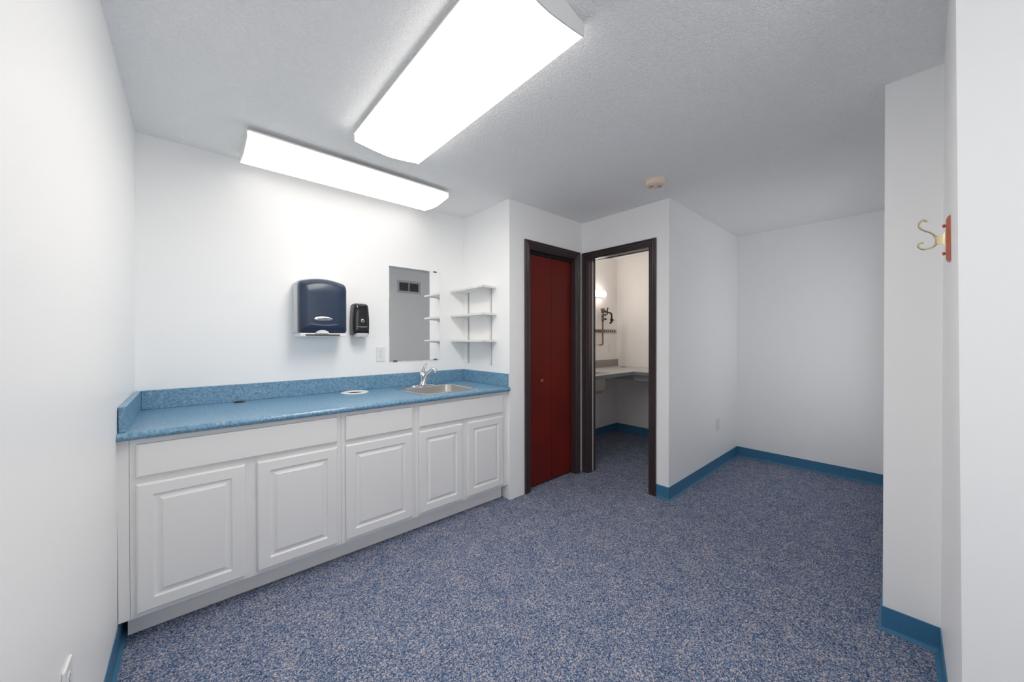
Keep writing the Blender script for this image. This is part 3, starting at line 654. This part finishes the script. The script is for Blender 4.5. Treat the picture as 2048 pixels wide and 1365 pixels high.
for nm, P in (('upper_hook', up_), ('lower_hook', lo_)):
    sp = spline([(HX, y, z) for y, z in P], 5)
    B().tube(sp, [0.0029 if i < len(sp) - 8 else 0.0032 for i in range(len(sp))], 10, 2.0).build(nm, BRASS, hk, True, 50)
B().lathe([(0.003, 0), (0.003, 0.002), (0.001, 0.0026)], (HX + 0.004, yb + 0.0125, 1.640), 'y', 12).build('screw', BRONZE, hk)

# ------------------------------------------------------------------ small room through the doorway
IX, IY, IZ = 3.873, 2.192, 0.921
ic = thing('corner_counter', 'grey laminate L-shaped counter inside the small room through the doorway', 'counter', (IX, IY, IZ - 0.04))
L_ = [(XDI + 0.001, IY), (IX, IY), (IX, YE + T + 0.001), (XF - 0.001, YE + T + 0.001), (XF - 0.001, YS - 0.001), (XDI + 0.001, YS - 0.001)]
it = B().extrude(L_, lambda u, v_, t: (u, v_, t), IZ - 0.0385, IZ).build('top', GREYTOP, ic)
ib = (3.02, 3.495, 2.29, 2.66)
k_ = B(); k_.rings([rrect(ib[0] - 0.005, ib[1] + 0.005, ib[2] - 0.005, ib[3] + 0.005, 0.06, 0.7), rrect(ib[0] - 0.005, ib[1] + 0.005, ib[2] - 0.005, ib[3] + 0.005, 0.06, 1.1)])
cut(it, k_)
B().box(XDI + 0.001, IY - 0.002, IZ - 0.0385, IX - 0.0005, IY - 0.0003, IZ - 0.0005).build('edge_band', GREYEDGE, ic)
B().box(IX - 0.002, YE + T + 0.001, IZ - 0.0385, IX - 0.0003, IY - 0.0005, IZ - 0.0005).build('edge_band', GREYEDGE, ic)
B().box(XDI + 0.001, YS - 0.020, IZ + 0.0003, XF - 0.001, YS - 0.001, 1.018, 0.001, 1).build('upstand', BROWNGREY, ic)
B().box(3.98, YE + T + 0.002, 0.808, 3.998, 2.50, IZ - 0.0388).build('apron', GREYTOP, ic)
gr = thing('desk_grommet', 'dark cable grommet in the grey corner counter', 'grommet', (4.40, 2.64, IZ))
B().lathe([(0.032, 0.0003), (0.032, 0.003), (0.028, 0.0045), (0.004, 0.0045)], (4.395, 2.64, IZ), 'z', 24).build('cap', BRONZE, gr, True)
isk = thing('utility_sink', 'pale utility sink hanging below the grey corner counter', 'sink', (3.2575, 2.475, IZ))
ST2 = mat('pale_steel', (0.62, 0.56, 0.50, 1), 0.4, metal=0.6)
o4 = 0.028
B().rings([rrect(ib[0] - o4, ib[1] + o4, ib[2] - o4, ib[3] + o4, 0.05, IZ + 0.0004), rrect(ib[0] - o4, ib[1] + o4, ib[2] - o4, ib[3] + o4, 0.05, IZ + 0.003), rrect(ib[0] - 0.006, ib[1] + 0.006, ib[2] - 0.006, ib[3] + 0.006, 0.06, IZ + 0.005), rrect(*ib, 0.06, IZ + 0.001)], False, False).build('rim', STEELRIM, isk, True, 50)
B().rings([rrect(*ib, 0.06, IZ + 0.001), rrect(ib[0] + 0.006, ib[1] - 0.006, ib[2] + 0.006, ib[3] - 0.006, 0.06, 0.75), rrect(ib[0] + 0.03, ib[1] - 0.03, ib[2] + 0.03, ib[3] - 0.03, 0.06, 0.705), rrect(ib[0] + 0.2, ib[1] - 0.2, ib[2] + 0.15, ib[3] - 0.15, 0.03, 0.698)], False, True).build('bowl', ST2, isk, True, 60)
B().lathe([(0.045, 0.697), (0.045, 0.62), (0.02, 0.59), (0.02, 0.52)], (3.2575, 2.475, 0), 'z', 20).build('drain_tail', ST2, isk, True)

# slotted rail and lab-style tap with vacuum breaker
rl = thing('wall_rail', 'slotted metal rail fixed to the wall behind the tap pipework', 'rail', (4.29, YS, 1.41))
b = B(); b.box(3.60, YS - 0.014, 1.430, 4.53, YS - 0.001, 1.436); b.box(3.60, YS - 0.014, 1.388, 4.53, YS - 0.001, 1.394); b.build('channel_lip', BROWNGREY, rl)
B().box(3.60, YS - 0.006, 1.3945, 4.53, YS - 0.001, 1.4295).build('channel_back', GREYPL, rl)
for i in range(18):
    x = 3.62 + i * 0.05
    B().box(x, YS - 0.0075, 1.400, x + 0.028, YS - 0.0062, 1.424).build('slot', DARK, rl)
PXX = 4.088; PY = YS - 0.075
tp = thing('pipe_tap', 'old copper tap with vacuum breaker standing on the small room wall', 'tap', (PXX, YS, 1.22))
pts = spline([(3.98, PY, 1.227), (4.05, PY, 1.227), (4.08, PY, 1.232), (PXX, PY, 1.26), (PXX, PY, 1.40), (PXX, PY, 1.56)], 5)
B().tube(pts, 0.0115, 12).build('riser', COPPER, tp, True, 50)
B().tube([(3.985, YS - 0.001, 1.227), (3.985, PY - 0.01, 1.227)], 0.014, 12).build('wall_elbow', CHROME, tp, True)
B().lathe([(0.026, -0.002), (0.026, 0.006), (0.014, 0.012), (0.012, 0.062)], (PXX, YS - 0.0745, 1.410), 'y', 20).build('pipe_clamp', COPPER, tp, True)
B().lathe([(0.012, 1.535), (0.018, 1.545), (0.018, 1.575), (0.015, 1.578), (0.015, 1.600), (0.019, 1.605), (0.019, 1.640), (0.015, 1.645), (0.022, 1.665), (0.026, 1.690), (0.024, 1.705), (0.008, 1.708)], (PXX, PY, 0), 'z', 24).build('vacuum_breaker', mat('bronze_green', (0.16, 0.15, 0.12, 1), 0.35, metal=0.9), tp, True, 40)
B().lathe([(0.027, 1.688), (0.029, 1.695), (0.027, 1.712), (0.01, 1.716)], (PXX, PY, 0), 'z', 20).build('cap', COPPER, tp, True)
B().tube(spline([(PXX, PY, 1.672), (PXX + 0.06, PY, 1.668), (PXX + 0.15, PY, 1.662), (PXX + 0.195, PY, 1.655), (PXX + 0.21, PY, 1.625), (PXX + 0.213, PY, 1.565)], 5), 0.0115, 12).build('arm', BRONZE, tp, True, 50)
B().tube([(PXX + 0.02, PY, 1.676), (PXX + 0.085, PY, 1.672)], 0.017, 12).build('union', BRONZE, tp, True)
for z in (1.630, 1.572):
    B().tube([(PXX + 0.012, PY, z), (PXX + 0.05, PY, z), (PXX + 0.075, PY, z)], [0.009, 0.012, 0.012], 12).build('side_port', BRONZE, tp, True)
B().tube([(PXX + 0.112, PY, 1.636), (PXX + 0.106, PY, 1.672), (PXX + 0.118, PY, 1.728)], [0.008, 0.006, 0.009], 10).build('lever', BRONZE, tp, True)
B().lathe([(0.010, 1.590), (0.019, 1.580), (0.020, 1.555), (0.013, 1.545), (0.013, 1.530)], (PXX + 0.213, PY, 0), 'z', 18).build('valve', BRONZE, tp, True)
B().tube([(PXX + 0.213, PY, 1.566), (PXX + 0.275, PY, 1.566)], 0.006, 10).build('stem', BRONZE, tp, True)
B().tube([(PXX + 0.196, PY, 1.535), (PXX + 0.180, PY, 1.520)], [0.012, 0.014], 10).build('nozzle', BRONZE, tp, True)

# bar lamp on the small room wall
lb = thing('bar_lamp', 'lit bar lamp on the wall inside the small room', 'wall lamp', (3.75, YS, 1.91))
B().box(3.30, YS - 0.03, 1.868, 4.20, YS - 0.001, 1.952, 0.004).build('back_plate', METALWHITE, lb)
def half(r, x): return [(x, YS - 0.0305 - r * math.sin(math.pi * i / 12), 1.910 - r * math.cos(math.pi * i / 12)) for i in range(13)]
B().rings([half(0.030, 3.302), half(0.042, 3.32), half(0.042, 4.18), half(0.030, 4.198)]).build('diffuser', DIFF_WARM, lb, True, 50)
